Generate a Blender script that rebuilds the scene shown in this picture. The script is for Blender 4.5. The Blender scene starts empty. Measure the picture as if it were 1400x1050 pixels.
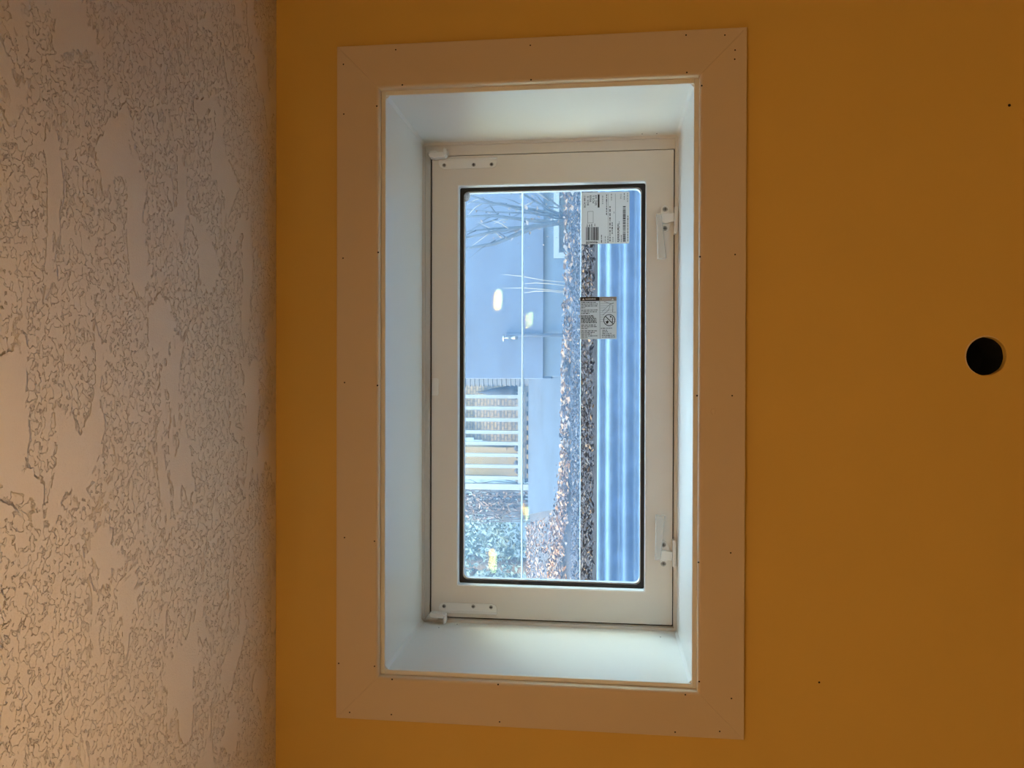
import bpy, bmesh, math, random
from mathutils import Vector, Matrix
random.seed(7)
S = bpy.context.scene
COL = S.collection

# ---------------------------------------------------------------- camera, sky, sun, exposure
Z0 = 1.75                       # height of the window opening's centre above the floor
CAM = Vector((0.0082, -1.468, Z0 - 0.128))
FPX = 1084.03
AX_R = Vector((0.00268, 0.11654, -0.99318))    # image right in the world (the photo lies on its side)
AX_U = Vector((0.99998, 0.00558, 0.00335))
AX_B = Vector((0.00594, -0.99317, -0.11652))
cd = bpy.data.cameras.new('camera'); cam = bpy.data.objects.new('camera', cd); COL.objects.link(cam)
M = Matrix((AX_R, AX_U, AX_B)).transposed().to_4x4(); M.translation = CAM
cam.matrix_world = M
cd.sensor_fit = 'HORIZONTAL'; cd.sensor_width = 36; cd.lens = FPX / 1400 * 36; cd.clip_start = 0.02
S.camera = cam

SUN_DIR = Vector((0.62, 0.64, -0.40)).normalized()     # travel direction of the sunlight
w = bpy.data.worlds.new('sky'); S.world = w; w.use_nodes = True
wn = w.node_tree.nodes; wl = w.node_tree.links
sky = wn.new('ShaderNodeTexSky'); sky.sky_type = 'NISHITA'; sky.sun_disc = False
sky.sun_elevation = math.radians(24); sky.sun_rotation = math.radians(-136)
sky.air_density = 1.3; sky.dust_density = 1.0
bg = wn['Background']; wb = wn.new('ShaderNodeMix'); wb.data_type = 'RGBA'; wb.blend_type = 'MULTIPLY'; wb.inputs['Factor'].default_value = 1
wb.inputs[7].default_value = (1.0, 0.84, 0.63, 1)       # the camera's white balance
wl.new(sky.outputs[0], wb.inputs[6]); wl.new(wb.outputs[2], bg.inputs[0]); bg.inputs[1].default_value = 3.5
sd = bpy.data.lights.new('sun', 'SUN'); sd.energy = 2.2; sd.color = (1.0, 0.80, 0.58); sd.angle = math.radians(0.6)
so = bpy.data.objects.new('sun', sd); COL.objects.link(so); so.location = (-8, 0, 8)
so.rotation_euler = SUN_DIR.to_track_quat('-Z', 'Y').to_euler()
S.view_settings.view_transform = 'Standard'; S.view_settings.look = 'None'
S.view_settings.gamma = 1; S.view_settings.use_curve_mapping = False
S.view_settings.exposure = 0.0
LAMP = 215.0
UPLIGHT = 780.0

def at(x, y, Y):
    """world point on the plane y = Y seen at photo pixel (x, y)"""
    d = AX_R * ((x - 700) / FPX) + AX_U * ((525 - y) / FPX) - AX_B
    return CAM + d * ((Y - CAM.y) / d.y)

# ---------------------------------------------------------------- materials
def mat(name, col, rough=0.6, metal=0.0, noise=None, bump=None, spec=0.5, emit=None, trans=None):
    """noise=(scale, amount) mottles the colour; bump=(scale, strength, dist)"""
    m = bpy.data.materials.new(name); m.use_nodes = True
    n = m.node_tree.nodes; l = m.node_tree.links; b = n['Principled BSDF']
    b.inputs['Base Color'].default_value = (*col, 1); b.inputs['Roughness'].default_value = rough
    b.inputs['Metallic'].default_value = metal; b.inputs['Specular IOR Level'].default_value = spec
    tc = n.new('ShaderNodeTexCoord')
    if noise:
        t = n.new('ShaderNodeTexNoise'); t.inputs['Scale'].default_value = noise[0]; t.inputs['Detail'].default_value = 5
        l.new(tc.outputs['Object'], t.inputs['Vector'])
        r = n.new('ShaderNodeValToRGB')
        a = noise[1]
        r.color_ramp.elements[0].position = 0.3; r.color_ramp.elements[1].position = 0.7
        r.color_ramp.elements[0].color = (*[c * (1 - a) for c in col], 1)
        r.color_ramp.elements[1].color = (*[min(1, c * (1 + a)) for c in col], 1)
        l.new(t.outputs['Fac'], r.inputs[0]); l.new(r.outputs[0], b.inputs['Base Color'])
    if bump:
        t = n.new('ShaderNodeTexNoise'); t.inputs['Scale'].default_value = bump[0]; t.inputs['Detail'].default_value = 4
        l.new(tc.outputs['Object'], t.inputs['Vector'])
        bp = n.new('ShaderNodeBump'); bp.inputs['Strength'].default_value = bump[1]; bp.inputs['Distance'].default_value = bump[2]
        l.new(t.outputs['Fac'], bp.inputs['Height']); l.new(bp.outputs[0], b.inputs['Normal'])
    if emit:
        b.inputs['Emission Color'].default_value = (*emit[0], 1); b.inputs['Emission Strength'].default_value = emit[1]
    return m

def mat_pane(name, tint, refl, refl_col, veil, veil_col, streak=False):
    """thin clear sheet: mostly transparent, a little mirror reflection, a little dusty veil"""
    m = bpy.data.materials.new(name); m.use_nodes = True
    n = m.node_tree.nodes; l = m.node_tree.links; n.remove(n['Principled BSDF'])
    out = n['Material Output']
    tr = n.new('ShaderNodeBsdfTransparent'); tr.inputs[0].default_value = (*tint, 1)
    gl = n.new('ShaderNodeBsdfGlossy'); gl.inputs[0].default_value = (*refl_col, 1); gl.inputs['Roughness'].default_value = 0.015
    mx = n.new('ShaderNodeMixShader'); mx.inputs[0].default_value = refl
    l.new(tr.outputs[0], mx.inputs[1]); l.new(gl.outputs[0], mx.inputs[2]); last = mx
    if veil:
        df = n.new('ShaderNodeBsdfDiffuse'); df.inputs[0].default_value = (*veil_col, 1)
        tl = n.new('ShaderNodeBsdfTranslucent'); tl.inputs[0].default_value = (*veil_col, 1)
        ad = n.new('ShaderNodeMixShader'); ad.inputs[0].default_value = 0.6
        l.new(df.outputs[0], ad.inputs[1]); l.new(tl.outputs[0], ad.inputs[2])
        m2 = n.new('ShaderNodeMixShader'); m2.inputs[0].default_value = veil
        tc = n.new('ShaderNodeTexCoord'); t = n.new('ShaderNodeTexNoise'); t.inputs['Scale'].default_value = 9; t.inputs['Detail'].default_value = 6
        l.new(tc.outputs['Object'], t.inputs['Vector'])
        mr = n.new('ShaderNodeMapRange'); mr.inputs[1].default_value = 0.3; mr.inputs[2].default_value = 0.7
        mr.inputs[3].default_value = veil * 0.8; mr.inputs[4].default_value = veil * 1.2
        l.new(t.outputs['Fac'], mr.inputs[0]); l.new(mr.outputs[0], m2.inputs[0])
        l.new(mx.outputs[0], m2.inputs[1]); l.new(ad.outputs[0], m2.inputs[2]); last = m2
    l.new(last.outputs[0], out.inputs[0])
    return m

def mat_ceiling():
    m = mat('ceiling_plaster', (0.86, 0.80, 0.74), 0.45)
    n = m.node_tree.nodes; l = m.node_tree.links; b = n['Principled BSDF']
    tc = n['Texture Coordinate']
    mp = n.new('ShaderNodeMapping'); mp.inputs['Scale'].default_value = (0.5, 1, 1)
    l.new(tc.outputs['Object'], mp.inputs[0])
    mp2 = n.new('ShaderNodeMapping'); mp2.inputs['Scale'].default_value = (0.8, 1, 1); l.new(tc.outputs['Object'], mp2.inputs[0])
    def noise(scale, det, dist, src):
        t = n.new('ShaderNodeTexNoise'); t.inputs['Scale'].default_value = scale; t.inputs['Detail'].default_value = det
        t.inputs['Distortion'].default_value = dist; l.new(src, t.inputs['Vector']); return t.outputs['Fac']
    def mr(src, a, b_):
        t = n.new('ShaderNodeMapRange'); t.interpolation_type = 'SMOOTHSTEP'
        t.inputs[1].default_value = a; t.inputs[2].default_value = b_; l.new(src, t.inputs[0]); return t.outputs[0]
    def math_(op, a, b_):
        t = n.new('ShaderNodeMath'); t.operation = op
        for i, v in ((0, a), (1, b_)):
            if isinstance(v, (int, float)): t.inputs[i].default_value = v
            else: l.new(v, t.inputs[i])
        return t.outputs[0]
    blobs = noise(105, 3, 0.4, mp2.outputs[0])           # small plaster spatter
    patch = noise(12, 7, 0.6, mp.outputs[0])             # trowelled flat patches
    bl = mr(blobs, 0.475, 0.515)
    pm = mr(patch, 0.53, 0.56)                           # 1 = flat knocked-down patch
    h = math_('MAXIMUM', bl, pm)
    fine = noise(420, 2, 0, tc.outputs['Object'])
    h2 = math_('ADD', h, math_('MULTIPLY', fine, 0.10))
    bp = n.new('ShaderNodeBump'); bp.inputs['Strength'].default_value = 1.0; bp.inputs['Distance'].default_value = 0.006
    l.new(h2, bp.inputs['Height']); l.new(bp.outputs[0], b.inputs['Normal'])
    return m

YELLOW = (0.79, 0.50, 0.105)
MT = dict(
    wall=mat('yellow_wall_paint', YELLOW, 0.55, noise=(3, 0.02), bump=(140, 0.06, 0.001)),
    ceil=mat_ceiling(),
    floor=mat('pale_floor', (0.45, 0.42, 0.38), 0.5, noise=(6, 0.1)),
    offwhite=mat('offwhite_wall_paint', (0.58, 0.54, 0.48), 0.6),
    trim=mat('trim_paint', (0.75, 0.59, 0.40), 0.45, bump=(60, 0.03, 0.0006)),
    jamb=mat('jamb_gloss_paint', (0.88, 0.86, 0.80), 0.30, bump=(45, 0.05, 0.0008)),
    vinyl=mat('vinyl_white', (0.80, 0.76, 0.70), 0.38),
    vinyl2=mat('vinyl_hardware', (0.90, 0.89, 0.86), 0.25),
    bead=mat('glazing_bead_white', (0.90, 0.91, 0.92), 0.3),
    rubber=mat('black_rubber', (0.003, 0.0035, 0.0045), 0.5),
    spacer=mat('spacer_alu', (0.78, 0.82, 0.86), 0.35, metal=0.3),
    screw=mat('screw_steel', (0.40, 0.40, 0.39), 0.4, metal=0.2),
    dark=mat('dark_hole', (0.012, 0.008, 0.005), 0.9),
    void=mat('cavity_shade', (0.004, 0.004, 0.004), 0.95),
    chip=mat('plaster_chip', (0.80, 0.62, 0.38), 0.8),
    lever=None,
    paper=None, paper2=None,
    ink=mat('sticker_ink', (0.012, 0.012, 0.014), 0.5),
    ink2=mat('sticker_ink_grey', (0.20, 0.20, 0.20), 0.5),
    ink3=mat('sticker_grey_band', (0.36, 0.33, 0.31), 0.5),
    white=mat('sticker_white_ink', (0.85, 0.85, 0.85), 0.5),
    galv=mat('galvanised_steel', (0.40, 0.53, 0.74), 0.46, metal=0.5, noise=(14, 0.12), bump=(90, 0.08, 0.001)),
    alu=mat('cover_edge_alu', (0.80, 0.84, 0.88), 0.4, metal=0.4),
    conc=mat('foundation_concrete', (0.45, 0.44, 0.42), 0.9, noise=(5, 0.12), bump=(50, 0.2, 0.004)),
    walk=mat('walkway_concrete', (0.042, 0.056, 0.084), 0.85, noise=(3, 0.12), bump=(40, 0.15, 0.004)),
    soil=mat('soil', (0.045, 0.042, 0.055), 0.95, noise=(8, 0.4), bump=(25, 0.6, 0.03)),
    drygrass=mat('dry_grass', (0.075, 0.062, 0.06), 0.9, noise=(6, 0.35), bump=(40, 0.6, 0.03)),
    leafa=mat('leaf_tan', (0.36, 0.20, 0.10), 0.7),
    leafb=mat('leaf_brown', (0.07, 0.045, 0.045), 0.75),
    leafc=mat('leaf_pale', (0.21, 0.17, 0.155), 0.7),
    bark_chip=mat('bark_chip', (0.075, 0.07, 0.09), 0.85),
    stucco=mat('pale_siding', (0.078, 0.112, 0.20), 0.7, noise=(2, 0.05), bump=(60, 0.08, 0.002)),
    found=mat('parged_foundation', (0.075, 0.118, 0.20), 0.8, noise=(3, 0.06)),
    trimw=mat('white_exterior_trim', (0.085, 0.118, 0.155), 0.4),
    winglass=mat('far_window_glass', (0.10, 0.13, 0.17), 0.08),
    brass=mat('faucet_metal', (0.3, 0.3, 0.3), 0.25, metal=0.9),
    cream=mat('cream_siding', (0.16, 0.118, 0.055), 0.7),
    step=None,
    bark=mat('tree_bark', (0.16, 0.13, 0.11), 0.9, noise=(14, 0.3), bump=(30, 0.6, 0.02)),
    fol=mat('pale_green_leaf', (0.12, 0.18, 0.185), 0.6),
    fol2=mat('grey_green_leaf', (0.055, 0.08, 0.09), 0.6),
    twig=mat('hedge_twig', (0.14, 0.11, 0.105), 0.8),
    twigd=mat('hedge_dark_twig', (0.04, 0.042, 0.055), 0.8),
    straw=mat('dry_straw', (0.30, 0.29, 0.27), 0.6),
    grey=mat('shingle_grey', (0.058, 0.075, 0.11), 0.8),
    lampring=mat('lamp_white_ring', (0.85, 0.84, 0.80), 0.4),
    lamp=mat('lamp_lens_lit', (0.9, 0.85, 0.75), 0.4, emit=((1.0, 0.60, 0.25), LAMP)),
    uplight=mat('added_uplight_lit', (0.9, 0.85, 0.75), 0.4, emit=((1.0, 0.66, 0.36), UPLIGHT)),
    stem=mat('blue_grey_stem', (0.055, 0.07, 0.10), 0.8, noise=(20, 0.2)),
    hill=mat('hill_backdrop', (0.06, 0.09, 0.11), 0.9, noise=(1.5, 0.5)),  # hill added as a pale backdrop in place of the bright sky
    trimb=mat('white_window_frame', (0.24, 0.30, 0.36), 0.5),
    stone=mat('garden_rock', (0.07, 0.065, 0.07), 0.9, noise=(12, 0.3)),
    canvas=mat('navy_canvas', (0.012, 0.018, 0.035), 0.8),
)

def mat_lever():
    m = mat('clear_lever', (0.80, 0.77, 0.72), 0.18)
    m.node_tree.nodes['Principled BSDF'].inputs['Alpha'].default_value = 0.55
    return m
MT['lever'] = mat_lever()
def mat_paper(name, col):
    m = mat(name, col, 0.5); n = m.node_tree.nodes; l = m.node_tree.links
    t = n.new('ShaderNodeBsdfTranslucent'); t.inputs[0].default_value = (*col, 1); x = n.new('ShaderNodeMixShader'); x.inputs[0].default_value = 0.34
    l.new(n['Principled BSDF'].outputs[0], x.inputs[1]); l.new(t.outputs[0], x.inputs[2]); l.new(x.outputs[0], n['Material Output'].inputs[0])
    return m
MT['paper'] = mat_paper('sticker_paper', (0.86, 0.86, 0.85)); MT['paper2'] = mat_paper('sticker_paper_grey', (0.74, 0.75, 0.75))
def mat_brick():
    m = mat('cream_brick', (0.7, 0.6, 0.48), 0.85)
    n = m.node_tree.nodes; l = m.node_tree.links; b = n['Principled BSDF']
    t = n.new('ShaderNodeTexBrick'); t.inputs['Color1'].default_value = (0.14, 0.108, 0.07, 1)
    t.inputs['Color2'].default_value = (0.11, 0.085, 0.058, 1); t.inputs['Mortar'].default_value = (0.018, 0.022, 0.03, 1)
    t.inputs['Scale'].default_value = 5.0; t.inputs['Mortar Size'].default_value = 0.03
    t.inputs['Brick Width'].default_value = 0.45; t.inputs['Row Height'].default_value = 0.22
    mp = n.new('ShaderNodeMapping'); mp.inputs['Rotation'].default_value = (math.pi / 2, 0, 0)
    l.new(n['Texture Coordinate'].outputs['Object'], mp.inputs[0]); l.new(mp.outputs[0], t.inputs['Vector'])
    l.new(t.outputs[0], b.inputs['Base Color'])
    return m
MT['step'] = mat_brick()
GLASS_IN = mat_pane('window_glass', (0.97, 0.985, 0.985), 0.0045, (1, 0.72, 0.1), 0.015, (0.8, 0.9, 1.0))
GLASS_OUT = mat_pane('window_glass_coated', (0.95, 0.98, 1.0), 0.006, (0.36, 1.0, 0.5), 0, (1, 1, 1))
COVER = mat_pane('clear_polycarbonate', (0.80, 0.92, 1.0), 0.01, (1, 1, 1), 0.13, (0.42, 0.66, 1.0))
STICKER_CLEAR = mat_pane('frosted_dot', (0.8, 0.8, 0.8), 0.01, (1, 1, 1), 0.7, (0.8, 0.8, 0.78))

# ---------------------------------------------------------------- helpers
def link(name, me, m, parent=None, smooth=False):
    o = bpy.data.objects.new(name, me); COL.objects.link(o)
    if m is not None:
        for q in (m if isinstance(m, (list, tuple)) else [m]): me.materials.append(q)
    if parent: o.parent = parent; o.matrix_parent_inverse = Matrix.Translation(-parent.location) if parent.type == 'EMPTY' else Matrix()
    if smooth: me.polygons.foreach_set('use_smooth', [True] * len(me.polygons))
    return o
def ob(name, bm, m, parent=None, smooth=False):
    bmesh.ops.recalc_face_normals(bm, faces=bm.faces)
    me = bpy.data.meshes.new(name); bm.to_mesh(me); bm.free()
    return link(name, me, m, parent, smooth)
def pyd(name, v, f, m, parent=None, smooth=False, midx=None):
    me = bpy.data.meshes.new(name); me.from_pydata(v, [], f); me.update()
    o = link(name, me, m, parent, smooth)
    if midx: me.polygons.foreach_set('material_index', midx)
    return o
def empty(name, loc):
    o = bpy.data.objects.new(name, None); COL.objects.link(o); o.location = loc; o.empty_display_size = 0.1; return o
def tag(o, label=None, cat=None, group=None, kind=None):
    if label: o['label'] = label
    if cat: o['category'] = cat
    if group: o['group'] = group
    if kind: o['kind'] = kind
    return o
def box(bm, x0, x1, y0, y1, z0, z1, bev=0):
    r = bmesh.ops.create_cube(bm, size=1)
    for v in r['verts']:
        v.co = Vector(((x0 + x1) / 2 + v.co.x * (x1 - x0), (y0 + y1) / 2 + v.co.y * (y1 - y0), (z0 + z1) / 2 + v.co.z * (z1 - z0)))
    if bev:
        es = set(e for v in r['verts'] for e in v.link_edges)
        bmesh.ops.bevel(bm, geom=list(es), offset=bev, segments=2, profile=0.5, affect='EDGES')
def boxo(name, b, m, parent=None, bev=0):
    bm = bmesh.new(); box(bm, *b, bev=bev); return ob(name, bm, m, parent)
def prism(bm, pts, y0, y1, bev=0):
    """polygon of (x, z) extruded between y0 (room side) and y1"""
    a = [bm.verts.new((p[0], y0, p[1])) for p in pts]; b = [bm.verts.new((p[0], y1, p[1])) for p in pts]
    k = len(pts); f0 = bm.faces.new(a); bm.faces.new(b[::-1])
    for i in range(k): bm.faces.new((a[i], b[i], b[(i + 1) % k], a[(i + 1) % k]))
    if bev: bmesh.ops.bevel(bm, geom=list(f0.edges), offset=bev, segments=2, profile=0.5, affect='EDGES')
def px(pts, Y): return [(lambda q: (q.x, q.z))(at(x, y, Y)) for x, y in pts]
def cyl(bm, c, axis, r0, r1, h, n=16):
    rot = Vector((0, 0, 1)).rotation_difference(Vector(axis)).to_matrix().to_4x4()
    bmesh.ops.create_cone(bm, cap_ends=True, segments=n, radius1=r0, radius2=r1, depth=h,
                          matrix=Matrix.Translation(Vector(c) + Vector(axis).normalized() * h / 2) @ rot)
def tube(bm, path, rad, n=8):
    prev = None; first = None
    for i, p in enumerate(path):
        p = Vector(p); d = (Vector(path[min(i + 1, len(path) - 1)]) - Vector(path[max(i - 1, 0)])).normalized()
        a = d.orthogonal().normalized()
        if prev is not None:
            a = (prev[1] - d * prev[1].dot(d)).normalized()
        b = d.cross(a); r = rad[i] if isinstance(rad, (list, tuple)) else rad
        ring = [bm.verts.new(p + a * math.cos(t) * r + b * math.sin(t) * r) for t in [2 * math.pi * k / n for k in range(n)]]
        if prev is not None:
            for k in range(n): bm.faces.new((prev[0][k], prev[0][(k + 1) % n], ring[(k + 1) % n], ring[k]))
        else: bm.faces.new(ring[::-1])
        prev = (ring, a)
    bm.faces.new(prev[0])
def rrect(x0, x1, z0, z1, r, n=5):
    out = []
    for cx, cz, a0 in ((x1 - r, z1 - r, 0), (x0 + r, z1 - r, 90), (x0 + r, z0 + r, 180), (x1 - r, z0 + r, 270)):
        for k in range(n + 1):
            a = math.radians(a0 + 90 * k / n); out.append((cx + r * math.cos(a), cz + r * math.sin(a)))
    return out
def ring(bm, outer, inner, y0, y1, bev_in=0):
    """picture-frame ring between two loops with the same count; y0 faces the room"""
    k = len(outer)
    vo0 = [bm.verts.new((p[0], y0, p[1])) for p in outer]; vi0 = [bm.verts.new((p[0], y0, p[1])) for p in inner]
    vo1 = [bm.verts.new((p[0], y1, p[1])) for p in outer]; vi1 = [bm.verts.new((p[0], y1, p[1])) for p in inner]
    for i in range(k):
        j = (i + 1) % k
        bm.faces.new((vo0[i], vo0[j], vi0[j], vi0[i])); bm.faces.new((vo1[j], vo1[i], vi1[i], vi1[j]))
        bm.faces.new((vo0[j], vo0[i], vo1[i], vo1[j])); bm.faces.new((vi0[i], vi0[j], vi1[j], vi1[i]))
def rect(x0, x1, z0, z1): return [(x1, z1), (x0, z1), (x0, z0), (x1, z0)]

# ---------------------------------------------------------------- the room
W, H = 1.09, 0.5728            # opening between the jamb faces
XL, XR, YB, ZC = -3.2, 3.0, -4.7, Z0 + 0.503
HOLE = at(1348.5, 487, 0); HR = 0.0335
def wall_front():
    bm = bmesh.new(); t = 0.0127; o = 0.019          # drywall sheet; jamb boards fill the last 19 mm
    xo, zo0, zo1 = W / 2 + o, Z0 - H / 2 - o, Z0 + H / 2 + o
    h0, h1 = HOLE.x - 0.1, HOLE.x + 0.1; g0, g1 = HOLE.z - 0.1, HOLE.z + 0.1
    def panel(x0, x1, z0, z1): box(bm, x0, x1, 0, t, z0, z1)
    panel(XL, -xo, 0, ZC); panel(xo, XR, 0, ZC); panel(-xo, xo, zo1, ZC)
    panel(-xo, xo, g1, zo0); panel(-xo, h0, g0, g1); panel(h1, xo, g0, g1); panel(-xo, xo, 0, g0)
    n = 64; vs = []
    for k in range(n):
        a = 2 * math.pi * k / n; c, s = math.cos(a), math.sin(a); q = 0.1 / max(abs(c), abs(s))
        rr = HR * (1 + 0.008 * math.sin(5 * a) + 0.006 * math.sin(11 * a + 1))
        vs.append([bm.verts.new((HOLE.x + c * R, y, HOLE.z + s * R)) for R, y in ((q, 0), (rr + 0.0012, 0), (rr, 0.0012), (rr, t))])
    for k in range(n):
        a, b = vs[k], vs[(k + 1) % n]
        for i in range(3): bm.faces.new((a[i], b[i], b[i + 1], a[i + 1]))
    return ob('wall_front', bm, MT['wall'])
wf = tag(wall_front(), 'golden yellow painted wall around the small window', kind='structure')
bm = bmesh.new(); n = 32
r0 = [bm.verts.new((HOLE.x + math.cos(2 * math.pi * k / n) * 0.036, 0.013, HOLE.z + math.sin(2 * math.pi * k / n) * 0.036)) for k in range(n)]
r1 = [bm.verts.new((v.co.x, 0.095, v.co.z)) for v in r0]
for k in range(n): bm.faces.new((r0[k], r0[(k + 1) % n], r1[(k + 1) % n], r1[k]))
bm.faces.new(r1)
hl = ob('hole_shade', bm, MT['void'], wf); hl['label'] = 'inside of the round cut-out, coloured black for its shade'  # closed black tube, the darkness inside the hole put into its colour
bm = bmesh.new()
for a0, a1 in ((110, 235),):
    tube(bm, [(HOLE.x + math.cos(math.radians(a)) * (HR + .0012), -0.0004, HOLE.z + math.sin(math.radians(a)) * (HR + .0012)) for a in range(-35, 150, 8)], [0.0004 + 0.0011 * math.sin(math.pi * i / 23) for i in range(24)], 6)
ob('torn_paper_rim', bm, MT['chip'], wf)
def dot(name, x, y, Y, r, m, parent):
    bm = bmesh.new(); c = at(x, y, Y); cyl(bm, c + Vector((0, 0.0004, 0)), (0, -1, 0), r, r * 0.8, 0.0006, 8); return ob(name, bm, m, parent)
dot('nail_hole', 1380, 144, 0, 0.003, MT['dark'], wf); dot('nail_hole', 1120, 933, 0, 0.0022, MT['dark'], wf)
bm = bmesh.new(); prism(bm, px([(1394, 158), (1397, 153), (1405, 150), (1412, 158), (1408, 170), (1399, 170)], 0), -0.0012, 0.001, 0.0006)
ob('paint_chip', bm, MT['wall'], wf)
tag(boxo('ceiling', (XL, XR, YB, 0.0127, ZC, ZC + 0.02), MT['ceil']), 'textured plaster ceiling', kind='structure')
tag(boxo('floor', (XL, XR, YB, 0.0127, -0.02, 0), MT['floor']), 'pale floor', kind='structure')
tag(boxo('wall_left', (XL - 0.1, XL, YB, 0.0127, 0, ZC), MT['offwhite']), 'off-white side wall', kind='structure')
tag(boxo('wall_right', (XR, XR + 0.1, YB, 0.0127, 0, ZC), MT['offwhite']), 'off-white side wall', kind='structure')
tag(boxo('wall_back', (XL - 0.1, XR + 0.1, YB - 0.1, YB, 0, ZC), MT['offwhite']), 'off-white back wall', kind='structure')
# the concrete foundation and the house above it, with the same opening
YE = 0.42
bm = bmesh.new(); xo, za, zb = W / 2 + 0.02, Z0 - H / 2 - 0.02, Z0 + H / 2 + 0.02
for b in ((XL - 0.1, -xo, 0, 5.2), (xo, XR + 0.1, 0, 5.2), (-xo, xo, 0, za), (-xo, xo, zb, 5.2)):
    box(bm, b[0], b[1], 0.1, YE, b[2], b[3])
tag(ob('wall_foundation', bm, MT['conc']), 'concrete foundation wall outside', kind='structure')
bm = bmesh.new(); box(bm, XL - 0.1, XR + 0.1, YB - 0.1, 0.1, ZC + 0.02, 5.2)
tag(ob('wall_upper_storey', bm, MT['stucco']), 'upper storey of the house', kind='structure')

# ---------------------------------------------------------------- casing (four mitred boards)
CM, CW, CT = 0.0085, 0.0818, 0.017
def casing(name, side):
    prof = [(0, 0.0)]
    r = 0.0055
    for k in range(5):
        a = math.pi / 2 * k / 4; prof.append((r - r * math.cos(a), -(CT - r) - r * math.sin(a)))
    r2 = 0.0015
    for k in range(3):
        a = math.pi / 2 * k / 2; prof.append((CW - r2 + r2 * math.sin(a), -(CT - r2) - r2 * math.cos(a)))
    prof.append((CW, 0.0))
    bm = bmesh.new(); A = []; B = []
    for u, y in prof:
        half = (W if side in 'TB' else H) / 2 + CM + u - 0.00025
        off = (H if side in 'TB' else W) / 2 + CM + u
        if side == 'T': a, b = (-half, y, Z0 + off), (half, y, Z0 + off)
        if side == 'B': a, b = (-half, y, Z0 - off), (half, y, Z0 - off)
        if side == 'R': a, b = (off, y, Z0 - half), (off, y, Z0 + half)
        if side == 'L': a, b = (-off, y, Z0 - half), (-off, y, Z0 + half)
        A.append(bm.verts.new(a)); B.append(bm.verts.new(b))
    k = len(prof)
    for i in range(k): bm.faces.new((A[i], A[(i + 1) % k], B[(i + 1) % k], B[i]))
    bm.faces.new(A); bm.faces.new(B[::-1])
    return ob(name, bm, MT['trim'])
# the photo lies on its side: its left is up, its top is the right-hand end
nails = {'T': [(469.5, 88), (470, 156), (515, 145), (469, 353), (517, 345), (471, 523), (516, 527), (471, 735), (512, 740), (463, 907), (512, 911)],
         'R': [(541, 68), (725, 62), (938, 48), (991, 48), (550, 116), (726, 109), (939, 99)],
         'B': [(1005, 68.5), (1004.5, 81), (959.5, 117), (1005, 348), (957, 351), (1001, 541), (953, 541), (999, 756), (955, 769), (956, 932), (1000, 955)],
         'L': [(536, 929), (681, 936), (478, 974), (535, 977), (683, 987), (937, 950), (923, 1001), (984, 1000)]}
for i, (s, txt) in enumerate((('T', 'white casing board above the window, under the ceiling'), ('R', 'white casing board at the right-hand end of the window'),
                              ('B', 'white casing board below the window, above the round hole'), ('L', 'white casing board at the left-hand end of the window'))):
    c = tag(casing('trim_%d' % (i + 1), s), txt, kind='structure')
    for x, y in nails[s]: dot('nail_hole', x, y, -CT, 0.0017, MT['dark'], c)
bm = bmesh.new(); c = at(975, 563, -CT); bmesh.ops.create_uvsphere(bm, u_segments=12, v_segments=8, radius=1, matrix=Matrix.Translation(c) @ Matrix.Diagonal((0.006, 0.0007, 0.004, 1)))
ob('paint_blister', bm, MT['trim'], bpy.data.objects['trim_3'], True)

# ---------------------------------------------------------------- the window
YF = 0.3096                              # room face of the frame and sash
win = tag(empty('window_1', (0, YF, Z0 - H / 2)), 'white vinyl basement window set sideways in a deep white reveal', kind='structure')
zt, zb_ = Z0 + H / 2, Z0 - H / 2; x1 = W / 2; tj = 0.0185
for nm, b in (('head', (-x1 - tj, x1 + tj, -0.0005, YF + 0.05, zt, zt + tj)), ('sill', (-x1 - tj, x1 + tj, -0.0005, YF + 0.05, zb_ - tj, zb_)),
              ('l', (-x1 - tj, -x1, -0.0005, YF + 0.05, zb_, zt)), ('r', (x1, x1 + tj, -0.0005, YF + 0.05, zb_, zt))):
    boxo('jamb_board', b, MT['jamb'], win, 0.0012)
# caulk fillets where jamb boards meet
for sx in (-1, 1):
    for sz in (-1, 1):
        bm = bmesh.new()
        cx, cz = sx * x1, Z0 + sz * H / 2; q = 0.007
        prof = [(cx + sx * .001, cz + sz * .001), (cx - sx * q, cz + sz * .001), (cx - sx * q * .35, cz - sz * q * .35), (cx + sx * .001, cz - sz * q)]
        prism(bm, prof, 0.004, YF - 0.004); ob('caulk_bead', bm, MT['jamb'], win)
SX0, SX1, SZ0, SZ1 = -0.5335, 0.5140, Z0 - 0.2767, Z0 + 0.2648
GX0, GX1, GZ0, GZ1 = -0.4624, 0.4486, Z0 - 0.2182, Z0 + 0.2058
g = 0.0042
bm = bmesh.new(); ring(bm, rect(-x1 - .01, x1 + .01, zb_ - .01, zt + .01), rect(SX0 - g, SX1 + g * .6, SZ0 - g * .6, SZ1 + g), YF, 0.41)
ob('frame', bm, MT['vinyl'], win)
bm = bmesh.new(); ring(bm, rect(-x1, x1, zb_, zt), rect(-x1 + .006, x1 - .006, zb_ + .006, zt - .006), YF - 0.006, YF + .001)
ob('frame_lip', bm, MT['vinyl'], win)
bm = bmesh.new(); ring(bm, rect(SX0 - g, SX1 + g, SZ0 - g, SZ1 + g), rect(SX0 + .001, SX1 - .001, SZ0 + .001, SZ1 - .001), YF + 0.006, YF + 0.045)
ob('gap_shade_strip', bm, MT['rubber'], win)  # black strip set forward in the sash gap, shade put into its colour
bm = bmesh.new(); ring(bm, rrect(SX0, SX1, SZ0, SZ1, .002, 2), rrect(GX0, GX1, GZ0, GZ1, .002, 2), YF - 0.002, YF + 0.06)
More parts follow.
